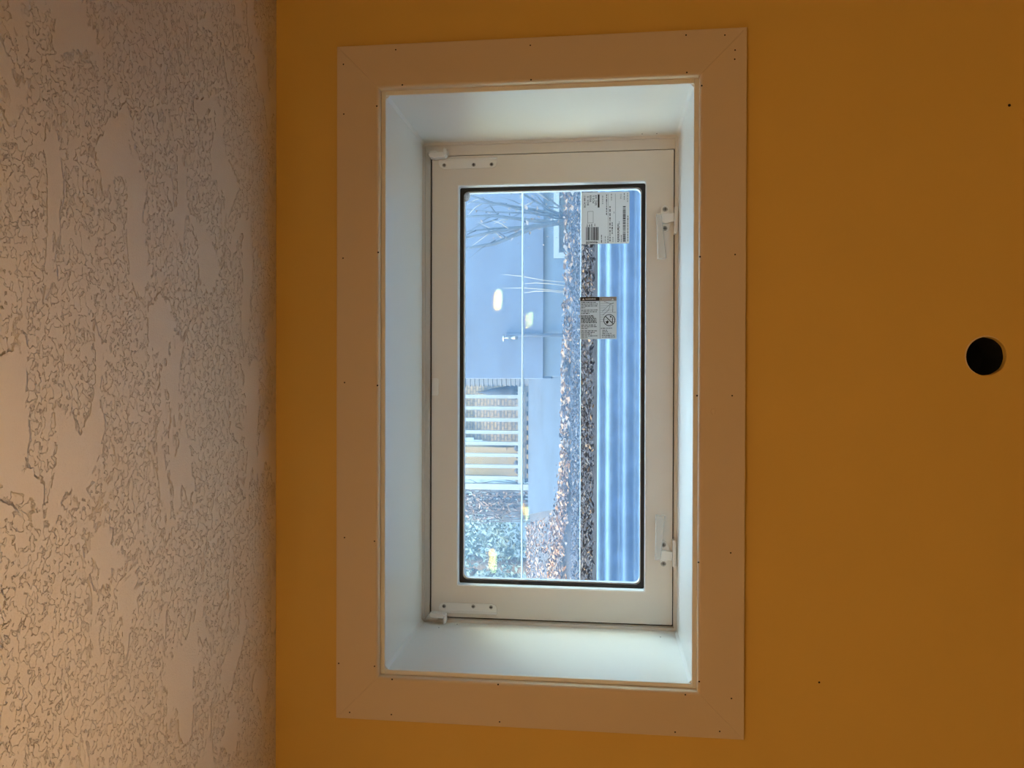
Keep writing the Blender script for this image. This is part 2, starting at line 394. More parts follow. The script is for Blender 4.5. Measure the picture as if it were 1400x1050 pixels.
bmesh.ops.bevel(bm, geom=[e for e in bm.edges if e.is_manifold and e.calc_face_angle(0) > 1.2 and all(abs(v.co.y - YF + .002) < 1e-5 for v in e.verts)], offset=0.0015, segments=2, affect='EDGES')
sash = ob('sash', bm, MT['vinyl'], win)
YG1, YG2 = YF + 0.0235, YF + 0.0435
def loop(q, rad): return rrect(GX0 + q, GX1 - q, GZ0 + q, GZ1 - q, rad)
bm = bmesh.new(); ring(bm, loop(-.0005, .003), loop(.0018, .004), YF + 0.0005, YG1 - .0005)
ob('glazing_bead', bm, MT['bead'], sash)
bm = bmesh.new(); ring(bm, loop(.0012, .004), loop(.0098, .011), YG1 - .003, YG1 - .0008)
ob('gasket', bm, MT['rubber'], sash)
bm = bmesh.new(); ring(bm, loop(.002, .004), loop(.0118, .013), YG1 + 0.002, YG2 - 0.003)
ob('spacer_bar', bm, MT['spacer'], sash)
def pane(name, Y, bow, tilt, m):
    nx, nz = 28, 16; v = []; f = []
    for j in range(nz + 1):
        for i in range(nx + 1):
            x = GX0 + .002 + (GX1 - GX0 - .004) * i / nx; z = GZ0 + .002 + (GZ1 - GZ0 - .004) * j / nz
            xc, zc = x - (GX0 + GX1) / 2, z - (GZ0 + GZ1) / 2
            v.append((x, Y - bow * (xc * xc + zc * zc) + tilt * zc, z))
    for j in range(nz):
        for i in range(nx):
            k = j * (nx + 1) + i; f.append((k, k + 1, k + nx + 2, k + nx + 1))
    return pyd(name, v, f, m, sash, True)
pane('glass_pane', YG1, 0, 0, GLASS_IN)
pane('glass_pane', YG2 + .004, 0.0085, 0.0034, GLASS_OUT)

# hardware: concealed hinge plates at both ends of the head, cam handles on the bottom rail
def screws(parent, pts, Y, r=0.0048):
    for x, y in pts:
        c = at(x, y, Y); bm = bmesh.new(); cyl(bm, c + Vector((0, .001, 0)), (0, -1, 0), r, r * .85, 0.0022, 14); s = ob('screw', bm, MT['screw'], parent, False)
        s.data.materials.append(MT['dark'])
        bm = bmesh.new(); bm.from_mesh(s.data)
        for q in (0.0007, ):
            for dx, dz in ((r * .62, q), (q, r * .62)):
                n0 = len(bm.faces); box(bm, c.x - dx, c.x + dx, c.y - .0014, c.y - .0011, c.z - dz, c.z + dz)
                bm.faces.ensure_lookup_table()
                for f in bm.faces[n0:]: f.material_index = 1
        bm.to_mesh(s.data); bm.free()
YH = YF - 0.002
def hinge(mirror, plate, scr, hook, roll):
    bm = bmesh.new(); prism(bm, px(plate, YH), YH - 0.0022, YH + 0.0005, 0.0006)
    h = ob('hinge_plate', bm, MT['vinyl2'], win)
    screws(h, scr, YH - 0.0022)
    bm = bmesh.new(); p0, p1 = at(*roll[0], YH), at(*roll[1], YH)
    tube(bm, [p0, p0.lerp(p1, .5), p1], 0.0038, 10); ob('hinge_barrel', bm, MT['vinyl2'], h, True)
    for poly, y0, y1 in hook:
        bm = bmesh.new(); prism(bm, px(poly, YH), YH - y0, YH - y1, 0.0012); ob('hinge_hook', bm, MT['vinyl2'], h)
hinge(1, [(600, 218), (680, 215.5), (680, 222), (678, 227), (674, 229.5), (668, 230), (607, 231.5), (602, 229), (600, 225)],
      [(607.3, 226), (647.5, 225.3), (672, 224.8)],
      [([(588, 214.5), (592, 212), (611, 211), (613, 214), (610, 218), (596, 219.5), (590, 218.5)], 0.022, 0.002),
       ([(587, 212), (590, 208.5), (597, 207.5), (602, 210.5), (598, 212), (590, 213)], 0.014, 0.002),
       ([(609, 207), (611, 206), (613.5, 208), (613, 215), (609.5, 215)], 0.026, 0.006)],
      ((604, 218.7), (679.5, 216.8)))
hinge(-1, [(600, 836.5), (600, 829), (602, 825.5), (606, 823.7), (612, 823.5), (672, 825.3), (677, 827), (679.5, 831), (679.5, 839.5)],
      [(607, 828.8), (647, 829.2), (671.2, 830.3)],
      [([(588, 837), (591, 834.7), (598, 835), (611, 837.5), (612, 840), (608, 842), (592, 841)], 0.022, 0.002),
       ([(583.5, 843.5), (587, 839.5), (602, 842.5), (597, 846.3), (584, 845)], 0.014, 0.002),
       ([(608.5, 840), (612, 838.5), (612.5, 847), (609.5, 849)], 0.026, 0.006)],
      ((604, 836), (679, 838.3)))
def handle(base, scr, arm, lever, keeper, keeper2):
    bm = bmesh.new(); prism(bm, px(base, YH), YH - 0.004, YH + .0005, 0.001); h = ob('cam_handle', bm, MT['vinyl2'], win)
    screws(h, scr, YH - 0.004, 0.006)
    bm = bmesh.new(); prism(bm, px(arm, YH - .008), YH - 0.013, YH - .003, 0.0015); ob('cam_arm', bm, MT['vinyl2'], h)
    bm = bmesh.new(); prism(bm, px(lever, YH - .02), YH - 0.026, YH - 0.019, 0.0018); ob('lever', bm, MT['lever'], h)
    c = [at(x, y, YH) for x, y in (arm[0], arm[3])]
    k = bmesh.new(); prism(k, px(keeper, YF - .005), YF - 0.018, YF + .001, 0.0015); kp = ob('keeper', k, MT['vinyl2'], win)
    k = bmesh.new(); prism(k, px(keeper2, YF), YF - 0.008, YF + .001, 0.001); ob('keeper_base', k, MT['vinyl2'], kp)
handle([(905, 283), (909, 280.5), (913, 283), (915, 291), (918, 303), (914, 316), (909, 317.5), (905, 315), (904.5, 303), (903, 293)],
       [(909.3, 286), (909, 312.3)],
       [(898, 292.5), (921.5, 291.5), (921.5, 303), (912, 305.5), (901, 305)],
       [(897, 293), (904, 292.5), (911, 353.5), (899, 355)],
       [(921.5, 284.5), (924, 282.5), (926.5, 284.5), (926, 318), (923.5, 321), (921, 320)],
       [(924, 288), (928, 288), (927.5, 320), (923, 321.5)])
handle([(903, 741), (907, 738.5), (911, 741), (916, 753), (913, 766), (909, 774), (905, 773), (901, 764), (902, 752)],
       [(907, 745), (907, 771)],
       [(896, 765.5), (919, 766), (919, 754.5), (908, 752.5), (899, 753)],
       [(895.5, 765), (903, 764.5), (909, 704.5), (896.5, 703.5)],
       [(919, 738), (921.5, 736.5), (924, 741), (923.5, 773), (921, 775), (919, 773)],
       [(920.5, 736), (925.5, 740), (925, 773), (921, 776)])
bm = bmesh.new(); prism(bm, px([(591, 517), (598.5, 517), (600, 519), (600, 538), (598.5, 541), (591, 541)], YH), YH - 0.005, YH + .001, 0.001)
ob('head_clip', bm, MT['vinyl2'], win)
for x, y in ((579, 838), (620, 854), (577, 199), (621, 196), (878, 183), (898, 182.5), (903, 870)):
    pass
for x, y, sx in ((600, 858, -1), (625, 853.5, -1), (903, 871, -1), (878, 183, 1), (898, 182.6, 1)):
    d = at(x, y, 0.0) - CAM; t = (sx * x1 - CAM.x) / d.x; p = CAM + d * t
    bm = bmesh.new(); cyl(bm, p + Vector((sx * .0003, 0, 0)), (-sx, 0, 0), 0.0016, 0.0012, 0.0006, 8); ob('nail_hole', bm, MT['dark'], win)

# ---------------------------------------------------------------- stickers on the glass
YS = YG1 - 0.0006
def quad(bm, pts, Y):
    bm.faces.new([bm.verts.new((q[0], Y, q[1])) for q in pts])
def rpx(bm, x0, y0, x1_, y1_, Y):
    a0, b0 = at(x0, y0, Y), at(x1_, y1_, Y); quad(bm, [(a0.x, a0.z), (b0.x, a0.z), (b0.x, b0.z), (a0.x, b0.z)], Y)
def linepx(bm, p, q, wd, Y):
    d = Vector((q[0] - p[0], q[1] - p[1])); nn = Vector((-d.y, d.x)).normalized() * wd / 2
    quad(bm, px([(p[0] + nn.x, p[1] + nn.y), (q[0] + nn.x, q[1] + nn.y), (q[0] - nn.x, q[1] - nn.y), (p[0] - nn.x, p[1] - nn.y)], Y), Y)
def text(name, s, start, end, hpx, m, parent, Y, bold=0):
    """text whose baseline runs from photo pixel start to end, letter height hpx pixels"""
    cu = bpy.data.curves.new('t', 'FONT'); cu.body = s; cu.size = 1; cu.offset = bold
    o = bpy.data.objects.new('t', cu); COL.objects.link(o)
    dg = bpy.context.evaluated_depsgraph_get(); me = bpy.data.meshes.new_from_object(o.evaluated_get(dg))
    bpy.data.objects.remove(o); bpy.data.curves.remove(cu)
    wd = max(v.co.x for v in me.vertices) or 1; ht = max(v.co.y for v in me.vertices) or 1
    S0, E0 = Vector(start), Vector(end); d = E0 - S0; up = Vector((d.y, -d.x)).normalized() * hpx
    for v in me.vertices:
        p = S0 + d * (v.co.x / wd) + up * (v.co.y / ht); q = at(p.x, p.y, Y); v.co = (q.x, Y, q.z)
    me.name = name
    return link(name, me, m, parent)
def greek(bm, p, q, h, Y, rnd, dens=0.72):
    """a line of print too small to read, as word-length dashes"""
    P, Q = Vector(p), Vector(q); L = (Q - P).length; u = (Q - P) / L; s = 0
    while s < L:
        wl_ = rnd.uniform(1.2, 4.2); e = min(L, s + wl_); a0, b0 = P + u * s, P + u * e
        linepx(bm, a0, b0, h * rnd.uniform(.75, 1.05), Y); s = e + wl_ * (1 - dens) + .5
rnd = random.Random(3)
bm = bmesh.new(); prism(bm, rrect(at(794.5, 334, YS).x, at(794.5, 263.5, YS).x, at(860.5, 300, YS).z, at(794.5, 300, YS).z, .003), YS - .0002, YS)
s1 = tag(ob('product_sticker', bm, MT['paper']), 'large white product sticker with barcodes on the window glass', 'sticker')
Yp = YS - 0.0004
for s, x, y0, y1_ in (('SCH 4411', 800.6, 284, 268), ('BOX 15', 805, 281, 268), ('9505', 808.6, 276.5, 267), ('POS 5', 812.6, 278, 267.5), ('SEQ 164', 816, 281, 267)):
    text('printed_text', s, (x, y0), (x, y1_), 2.5, MT['ink'], s1, Yp, .012)
text('printed_text', '466608', (817.4, 329.8), (801, 330.4), 3.4, MT['ink'], s1, Yp, .015)
text('printed_text', 'PWC2', (849.8, 272), (849.8, 265), 1.9, MT['ink2'], s1, Yp)
bm = bmesh.new(); rpx(bm, 817.3, 266, 819.6, 283.8, Yp); ob('printed_bar', bm, MT['ink'], s1)
bm = bmesh.new()
for p, q in (((803.5, 289.2), (811, 289)), ((811, 289), (811, 304.8)), ((811, 304.8), (803.5, 305)), ((803.5, 305), (803.5, 289.2))): linepx(bm, p, q, .45, Yp)
linepx(bm, (831.3, 265), (831.8, 332), .35, Yp); linepx(bm, (841.3, 264.8), (841.8, 331.5), .35, Yp)
ob('printed_lines', bm, MT['ink2'], s1)
bm = bmesh.new(); x = 801.2
while x < 818.6:
    w_ = rnd.choice((.5, .8, .8, 1.5)); rpx(bm, x, 310.5, min(818.6, x + w_), 328.6, Yp); x += w_ + rnd.choice((.4, .5, .9))
ob('barcode', bm, MT['ink'], s1)
bm = bmesh.new(); y = 282
while y < 331:
    w_ = rnd.choice((.4, .7, .7, 1.3)); rpx(bm, 851.6, y, 855.4, min(331, y + w_), Yp); y += w_ + rnd.choice((.4, .5, .9))
ob('barcode', bm, MT['ink'], s1)
bm = bmesh.new()
for x, y0, y1_, h in ((829.3, 294, 266, 1.1), (845, 331, 306, 1.5), (837, 320, 304, 1.3), (858.3, 330, 294, 1.0), (822.3, 332, 321, 1.1), (803, 310, 306, 1.0), (806, 310, 306, 1.0), (809, 310, 306, 1.0), (813.2, 309, 306, 1.0)):
    greek(bm, (x, y0), (x, y1_), h, Yp, rnd, .85)
ob('fine_print', bm, MT['ink'], s1)['kind'] = 'stuff'
bm = bmesh.new()
for x, y0, y1_, h in ((824, 279, 266, .9), (836, 274, 265, .9), (834, 330, 282, 1.7), (838, 331, 324, 1.0), (846.6, 330, 303, .9), (849.5, 331, 321, 1.2), (853.5, 273, 264, 1.1), (858, 276, 264, .9), (827.5, 332, 323, .9), (839.5, 292, 288, .8), (831, 332, 323, .9)):
    greek(bm, (x, y0), (x, y1_), h, Yp, rnd, .7)
ob('fine_print', bm, MT['ink2'], s1)['kind'] = 'stuff'

bm = bmesh.new(); p0, p1 = at(793.3, 406, YS), at(843, 463.6, YS); prism(bm, rrect(p1.x, p0.x, p1.z, p0.z, .001), YS - .0002, YS)
s2 = tag(ob('warning_sticker', bm, MT['paper2']), 'small warning sticker with a crossed-out circle on the window glass', 'sticker')
bm = bmesh.new(); rpx(bm, 793.4, 406.1, 819.6, 411.5, Yp); ob('printed_header', bm, MT['ink'], s2)
bm = bmesh.new(); rpx(bm, 819.8, 406.1, 842.9, 411.3, Yp); ob('printed_header', bm, MT['ink3'], s2)
Yq = Yp - .0002
text('printed_text', 'WARNING', (800.2, 410.1), (814.4, 409.7), 2.1, MT['white'], s2, Yq, .02)
text('printed_text', 'WARNING', (823, 409.9), (835.5, 409.5), 2.0, MT['white'], s2, Yq, .0)
for cx in (797.6, 837.6):
    bm = bmesh.new(); quad(bm, px([(cx, 407.6), (cx + 1.7, 410.4), (cx - 1.7, 410.4)], Yq), Yq)
    ob('warning_triangle', bm, MT['white'], s2)
bm = bmesh.new()
for y, x1_ in ((413.6, 815), (416, 817), (418.4, 817), (421, 800), (424.2, 817), (426.5, 816), (428.9, 806), (444.6, 815), (447, 816), (449.4, 804), (452.6, 816), (454.9, 813), (457.1, 809), (459.4, 817), (462, 803)):
    greek(bm, (794.6, y), (x1_, y - .3), 1.05, Yp, rnd, .88)
for k in range(6): greek(bm, (794.4, 432 + k * 1.85), (rnd.uniform(811, 817), 431.7 + k * 1.85), 1.35, Yp, rnd, .95)
for y, x0, x1_ in ((449, 821.5, 837), (451.8, 823.5, 830), (454, 823.5, 831), (456.2, 823.5, 836), (458.5, 823, 841), (461, 823, 841)):
    greek(bm, (x0, y), (x1_, y - .3), 1.0, Yp, rnd, .9)
ob('fine_print', bm, MT['ink'], s2)['kind'] = 'stuff'
bm = bmesh.new(); linepx(bm, (819.9, 411.4), (820.4, 463), .4, Yp)
for k in range(9): linepx(bm, (820.5, 415 + k * 3.1), (rnd.uniform(826, 842), 414.6 + k * 3.1), .22, Yp)
for p, q, h in (((833, 416.5), (839, 414.2), .7), ((833, 417), (829, 420.5), .4), ((829, 420.5), (823.5, 426), .4), ((834, 418), (832, 424), .4), ((832, 424), (824, 431), .4), ((838, 417), (837.5, 427), .5), ((837.5, 427), (842, 427), .4), ((826, 412.4), (836, 415.5), .4)):
    linepx(bm, p, q, h, Yp)
ob('printed_drawing', bm, MT['ink'], s2)
bm = bmesh.new(); C0 = Vector((833, 437.7)); n = 40
for k in range(n):
    a0, a1 = 2 * math.pi * k / n, 2 * math.pi * (k + 1) / n
    linepx(bm, C0 + Vector((math.cos(a0), math.sin(a0))) * 7.6, C0 + Vector((math.cos(a1), math.sin(a1))) * 7.6, 1.0, Yp)
linepx(bm, C0 + Vector((-5.2, -5.2)), C0 + Vector((5.2, 5.2)), 1.1, Yq)
quad(bm, px([(828.5, 439.5), (831, 438), (832.3, 440), (831, 442.5), (828.8, 442.6)], Yp), Yp)
quad(bm, px([(833.5, 431.8), (836, 432), (836, 434.3), (834.5, 434.4)], Yp), Yp)
linepx(bm, (837.6, 433.5), (837.2, 442), 1.0, Yp); linepx(bm, (837.2, 442), (834.5, 439.6), .8, Yp)
ob('no_climbing_symbol', bm, MT['ink'], s2)
bm = bmesh.new(); c = at(635.5, 268.5, YS); cyl(bm, c, (0, -1, 0), 0.0125, 0.0123, 0.0004, 28)
s3 = tag(ob('frosted_dot', bm, STICKER_CLEAR), 'small round frosted dot in the upper corner of the glass', 'sticker')
bm = bmesh.new()
for k in range(60):
    a, r = rnd.uniform(0, 6.28), 0.0115 * math.sqrt(rnd.random()); q = .0005
    quad(bm, [(c.x + r * math.cos(a) + i * q, c.z + r * math.sin(a) + j * q) for i, j in ((-1, -1), (1, -1), (1, 1), (-1, 1))], c.y - .0006)
ob('stipple', bm, MT['ink2'], s3)

# ---------------------------------------------------------------- ceiling lamps (seen as reflections in the panes)
lamp_spots = [(0.45, -2.34), (-0.97, -2.15), (0.46, -4.08), (-0.98, -3.87)]
first = None
for x, y in lamp_spots:
    if first is None:
        root = empty('ceiling_lamp', (x, y, ZC))
        tag(root, 'small round warm ceiling lamp reflected in the window glass', 'lamp', 'round ceiling lamps behind the viewer')
        bm = bmesh.new(); cyl(bm, (x, y, ZC), (0, 0, -1), 0.075, 0.072, 0.008, 32); ring_ = ob('trim_ring', bm, MT['lampring'], root)
        bm = bmesh.new(); cyl(bm, (x, y, ZC - .008), (0, 0, -1), 0.055, 0.050, 0.022, 32); lens = ob('lens', bm, MT['lamp'], root, False)
        first = (root, ring_, lens)
    else:
        r = first[0].copy(); COL.objects.link(r); r.location = (x, y, ZC)
        for ch in first[1:]:
            c = ch.copy(); COL.objects.link(c); c.parent = r; c.matrix_parent_inverse = ch.matrix_parent_inverse

# added uplight out of view, there to brighten the ceiling
lx, ly, lz = -0.50, -1.08, 1.10
fl = tag(empty('added_floor_lamp', (lx, ly, 0)), 'added unseen floor lamp with a bowl turned up to brighten the ceiling', 'lamp')
bm = bmesh.new(); cyl(bm, (lx, ly, 0), (0, 0, 1), .14, .13, .025, 32); ob('base', bm, MT['screw'], fl)
bm = bmesh.new(); cyl(bm, (lx, ly, .025), (0, 0, 1), .012, .012, lz - .155, 16); ob('pole', bm, MT['screw'], fl)
bm = bmesh.new(); prev = None
for rr, zz in ((.015, -.135), (.06, -.13), (.078, -.09), (.082, 0), (.076, 0), (.072, -.09), (.055, -.122), (.012, -.125)):
    rg = [bm.verts.new((lx + rr * math.cos(2 * math.pi * k / 32), ly + rr * math.sin(2 * math.pi * k / 32), lz + zz)) for k in range(32)]
    if prev:
        for k in range(32): bm.faces.new((prev[k], prev[(k + 1) % 32], rg[(k + 1) % 32], rg[k]))
    prev = rg
ob('bowl', bm, MT['lampring'], fl, True)
bm = bmesh.new(); cyl(bm, (lx, ly, lz - .121), (0, 0, 1), .03, .03, .012, 24); ob('bulb', bm, MT['uplight'], fl)

# ---------------------------------------------------------------- outside: ground, walk
PROF = [(0.42, 1.60), (1.40, 1.640), (2.6, 1.742), (3.5, 1.828), (5.5, 2.15), (7.6, 2.47), (11.5, 2.75), (16, 4.6), (30, 10)]
def gz(x, y):
    for (a, b), (c, d) in zip(PROF, PROF[1:]):
        if y <= c: return b + (d - b) * max(0, (y - a)) / (c - a)
    return PROF[-1][1]
ys = [0.42, 0.7, 1.0, 1.25, 1.42, 1.55] + [1.8 + .3 * k for k in range(22)] + [9, 10, 11.5, 13, 16, 22, 30]
xs = [-14, -11, -8.5, -7, -6, -5, -4] + [-3.2 + .25 * k for k in range(9)] + [-0.98, -.7, -.4, 0, .4, .7, .98] + [1.25 + .3 * k for k in range(8)] + [4, 5, 6.5, 8, 11, 14]
v = []; f = []; mi = []
for j, y in enumerate(ys):
    for i, x in enumerate(xs):
        v.append((x, y, gz(x, y) + (random.uniform(-.012, .012) if y > 1.6 else 0)))
for j in range(len(ys) - 1):
    for i in range(len(xs) - 1):
        if ys[j + 1] <= 1.43 and xs[i] >= -.981 and xs[i + 1] <= .981: continue
        k = j * len(xs) + i; f.append((k, k + 1, k + len(xs) + 1, k + len(xs)))
        mi.append(2 if ys[j] > 11 else 1 if (xs[i] < -1.0 and ys[j] > 3.4) or ys[j] > 8.5 else 0)
tag(pyd('ground', v, f, [MT['soil'], MT['drygrass'], MT['hill']], None, True, mi), 'rising ground outside the window', kind='structure')
v = []; f = []
ny = 24
for j in range(ny + 1):
    y = 3.55 + (7.9 - 3.55) * j / ny; xl = -0.80 - 0.8 * j / ny
    for k in range(9): v.append((xl + (0.5 - xl) * k / 8, y, gz(0, y) + 0.03))
for j in range(ny):
    for k in range(8): a = j * 9 + k; f.append((a, a + 1, a + 10, a + 9))
n0 = len(v)
for j in range(ny + 1): q = v[j * 9]; v.append((q[0], q[1], q[2] - .15))
for j in range(ny): f.append((j * 9, j * 9 + 9, n0 + j + 1, n0 + j))
for k in range(9): q = v[k]; v.append((q[0], q[1], q[2] - .15))
for k in range(8): f.append((k, n0 + ny + 1 + k, n0 + ny + 2 + k, k + 1))
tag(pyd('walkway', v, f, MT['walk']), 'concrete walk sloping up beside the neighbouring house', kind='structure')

# ---------------------------------------------------------------- window well of corrugated steel
RIM = 1.6445; R_ = 0.42; XW = 0.95; YW = 1.40
path = [(-XW, YE + .002)]
for k in range(15): a = math.pi - math.pi / 2 * k / 14; path.append((-XW + R_ + R_ * math.cos(a), YW - R_ + R_ * math.sin(a)))
for k in range(1, 12): path.append((-XW + R_ + (2 * XW - 2 * R_) * k / 12, YW))
for k in range(15): a = math.pi / 2 - math.pi / 2 * k / 14; path.append((XW - R_ + R_ * math.cos(a), YW - R_ + R_ * math.sin(a)))
path.append((XW, YE + .002))
nrm = []
for i in range(len(path)):
    a, b = Vector(path[max(0, i - 1)]), Vector(path[min(len(path) - 1, i + 1)]); d = (b - a).normalized(); nrm.append(Vector((-d.y, d.x)))   # outwards
PER = 0.0565; zs = [0.95 + (RIM - 0.95) * k / 150 for k in range(151)]
v = []; f = []
for z in zs:
    ph = (RIM - z) / PER * 2 * math.pi; o_ = 0.010 * math.sin(ph) if RIM - z > .012 else 0
    for (x, y), nn in zip(path, nrm): v.append((x + nn.x * o_, y + nn.y * o_, z))
k0 = len(path)
for j in range(len(zs) - 1):
    for i in range(k0 - 1): a = j * k0 + i; f.append((a, a + 1, a + k0 + 1, a + k0))
well = tag(empty('window_well', (0, YW, 0.95)), 'corrugated galvanised steel window well outside the glass', 'window well')
wp = pyd('corrugated_panel', v, f, MT['galv'], well, True)
md = wp.modifiers.new('t', 'SOLIDIFY'); md.thickness = 0.0015; md.offset = 1
bm = bmesh.new(); tube(bm, [(x + nn.x * .004, y + nn.y * .004, RIM) for (x, y), nn in zip(path, nrm)], 0.0045, 8); ob('rolled_rim', bm, MT['galv'], well, True)
tag(boxo('well_gravel', (-XW + .01, XW - .01, YE + .001, YW - .01, 0.93, 0.95), MT['conc']), 'grey gravel bed in the window well', kind='structure')

# clear cover over the well
YC0, ZC0, YC1, ZC1 = 1.46, CAM.z + 0.0895, 0.43, CAM.z + 0.355
cover = tag(empty('well_cover', (0, YC0, ZC0)), 'clear polycarbonate cover sloping over the window well', 'cover')
def cpt(t): return YC0 + (YC1 - YC0) * t, ZC0 + (ZC1 - ZC0) * t
def csheet(t0, t1):
    y0, z0 = cpt(t0); y1, z1 = cpt(t1)
    return pyd('clear_sheet', [(-1.1, y0, z0), (1.1, y0, z0), (1.1, y1, z1), (-1.1, y1, z1)], [(0, 1, 2, 3)], COVER, cover)
TB = 0.577
csheet(0, TB); csheet(TB, 1)
for t, r in ((0, 0.0014), (TB, 0.0026)):
    y, z = cpt(t); bm = bmesh.new(); tube(bm, [(-1.1, y, z), (0, y, z), (1.1, y, z)], r, 8); ob('edge_strip' if t == 0 else 'cross_rib', bm, MT['alu'], cover, True)
for sx in (-1.06, 1.06):
    y, z = cpt(0); bm = bmesh.new(); box(bm, sx - .02, sx + .02, y - .01, y + .01, gz(sx, y) - .02, z - .001); ob('cover_foot', bm, MT['alu'], cover)

# ---------------------------------------------------------------- leaf litter and bark mulch
def litter(name, count, region, size, slots, label, cat, lift, rnd, aspect=(.25, .6), dens=None):
    v = []; f = []; mi = []
    k = 0
    while k < count:
        x = rnd.uniform(region[0], region[1]); y = rnd.uniform(region[2], region[3])
        if dens and rnd.random() > dens(x, y): continue
        k += 1
        L = rnd.uniform(*size); B = L * rnd.uniform(*aspect); a = rnd.uniform(0, 6.28)
        rot = Matrix.Rotation(a, 3, 'Z') @ Matrix.Rotation(rnd.gauss(0, .45), 3, 'X') @ Matrix.Rotation(rnd.gauss(0, .35), 3, 'Y')
        c = Vector((x, y, gz(x, y) + lift + rnd.random() * lift * 1.5)); n0 = len(v)
        for p in ((-L / 2, 0, 0), (0, -B / 2, B * .25), (L / 2, 0, .1 * L), (0, B / 2, B * .2)): v.append(tuple(c + rot @ Vector(p)))
        f.append((n0, n0 + 1, n0 + 2, n0 + 3)); s = rnd.random(); acc = 0
        for i, (q, _) in enumerate(slots):
            acc += q
            if s <= acc: break
        mi.append(i)
    o = pyd(name, v, f, [m for _, m in slots], None, False, mi)
    return tag(o, label, cat, kind='stuff')
rl = random.Random(11)
litter('bark_mulch', 22000, (-1.6, 1.6, 1.475, 3.0), (.010, .030), [(.62, MT['bark_chip']), (.2, MT['leafb']), (.12, MT['leafc']), (.06, MT['leafa'])], 'dark bark mulch behind the window well rim', 'mulch', .012, rl)
def edge(x, y):
    if x > -.02 and y > 3.54: return 0
    e = 2.98 + 0.10 * math.sin(x * 5 + 1) + max(0, .15 - x) * .62 + .05 * math.sin(x * 17); return math.exp(-((y - e) / (.10 + .12 * max(0, .2 - x))) ** 2) * (1.0 if x < .3 else .6)
litter('fallen_leaves', 5000, (-1.6, 2.2, 2.6, 4.5), (.018, .045), [(.5, MT['leafa']), (.25, MT['leafc']), (.25, MT['leafb'])], 'tan fallen leaves heaped along the edge of the walk', 'leaves', .03, rl, (.45, .9), edge)
litter('grass_leaves', 7000, (-4, -0.9, 3.65, 9), (.02, .05), [(.3, MT['leafa']), (.4, MT['leafc']), (.3, MT['leafb'])], 'dry leaves on the slope left of the walk', 'leaves', .02, rl, (.3, .7),
       lambda x, y: 1.0 if x < -0.85 - .2 * (y - 3.6) else 0)

# ---------------------------------------------------------------- the neighbouring house
YN = 3.62; XN = 0.03
house = tag(empty('neighbour_house', (XN, YN, 1.6)), 'pale shaded house wall with a low basement window', 'house')
zl = CAM.z + 0.395
WX0, WX1, WZ0, WZ1 = 0.79, 1.67, CAM.z + .10, CAM.z + .325
bm = bmesh.new()
for b in ((XN, WX0, 1.5, zl), (WX1, 6, 1.5, zl), (WX0, WX1, 1.5, WZ0), (WX0, WX1, WZ1, zl)): box(bm, b[0], b[1], YN, 7.4, b[2], b[3])
ob('foundation', bm, MT['found'], house)
boxo('siding_wall', (XN - .015, 6, YN - .025, 7.4, zl, 3.3), MT['stucco'], house)
bm = bmesh.new(); ring(bm, rect(WX0 - .005, WX1 + .005, WZ0, WZ1 + .005), rect(WX0 + .03, WX1 - .03, WZ0 + .03, WZ1 - .03), YN - .012, YN + .05)
fr = ob('basement_window', bm, MT['trimb'], house)
boxo('window_pane', (WX0 + .02, WX1 - .02, YN + .03, YN + .036, WZ0 + .02, WZ1 - .02), MT['winglass'], fr)
bm = bmesh.new(); fx, fz = .27, CAM.z + .60
tube(bm, [(fx, YN - .02, fz), (fx, YN - .07, fz), (fx, YN - .10, fz - .02), (fx, YN - .105, fz - .05)], .011, 8)
fa = ob('faucet', bm, MT['brass'], house, True)
bm = bmesh.new(); cyl(bm, (fx, YN - .07, fz + .012), (0, 0, 1), .004, .004, .03, 8); cyl(bm, (fx, YN - .07, fz + .04), (0, 0, 1), .025, .022, .008, 12); ob('faucet_knob', bm, MT['brass'], fa)
bm = bmesh.new(); tube(bm, [(fx + .02, YN - .036, zl - .15), (fx + .02, YN - .036, fz), (fx + .02, YN - .036, fz + .03)], .011, 8); ob('conduit', bm, MT['stucco'], house, True)

# shingled corner, brick steps, cream wall and railing further back
YD = 7.5; DD = YD - CAM.y
def X(ypx, d=DD): return (540 - ypx) / FPX * d
def Zr(xpx, d=DD): return CAM.z + (826.3 - xpx) / FPX * d
corner = tag(empty('shingled_corner', (-.05, YD + .3, 2.4)), 'grey shingled corner beside the white railing', 'wall')
boxo('core', (X(546), .6, YD + .05, YD + 1.4, 2.3, 4.2), MT['grey'], corner)
zz = Zr(722)
for k in range(16):
    z = zz + k * .052
    bm = bmesh.new(); v8 = [(X(549), YD + .02, z), (.6, YD + .02, z), (.6, YD + .045, z + .05), (X(547.5), YD + .045, z + .05)]
    prism(bm, [(X(549), z), (.6, z), (.6, z + .046), (X(546.5), z + .046)], YD + .015, YD + .06); ob('shingle_course', bm, MT['grey'], corner)
rail = tag(empty('white_railing', (X(620), YD, Zr(720))), 'white painted deck railing with slim balusters', 'railing')
xa, xb = X(688), X(549)
boxo('bottom_rail', (xa, xb, YD - .03, YD + .03, Zr(715), Zr(708)), MT['trimw'], rail)
boxo('top_rail', (xa, xb, YD - .04, YD + .04, Zr(708) + .86, Zr(708) + .92), MT['trimw'], rail)
bal = None
for yp in (563, 579, 595, 612, 627.5, 643.6, 659, 675):
    if bal is None: bal = boxo('baluster', (X(yp) - .02, X(yp) + .02, YD - .02, YD + .02, Zr(708), Zr(708) + .86), MT['trimw'], rail); bx0 = X(yp)
    else:
        c = bal.copy(); COL.objects.link(c); c.parent = rail; c.matrix_parent_inverse = bal.matrix_parent_inverse; c.location.x = X(yp) - bx0
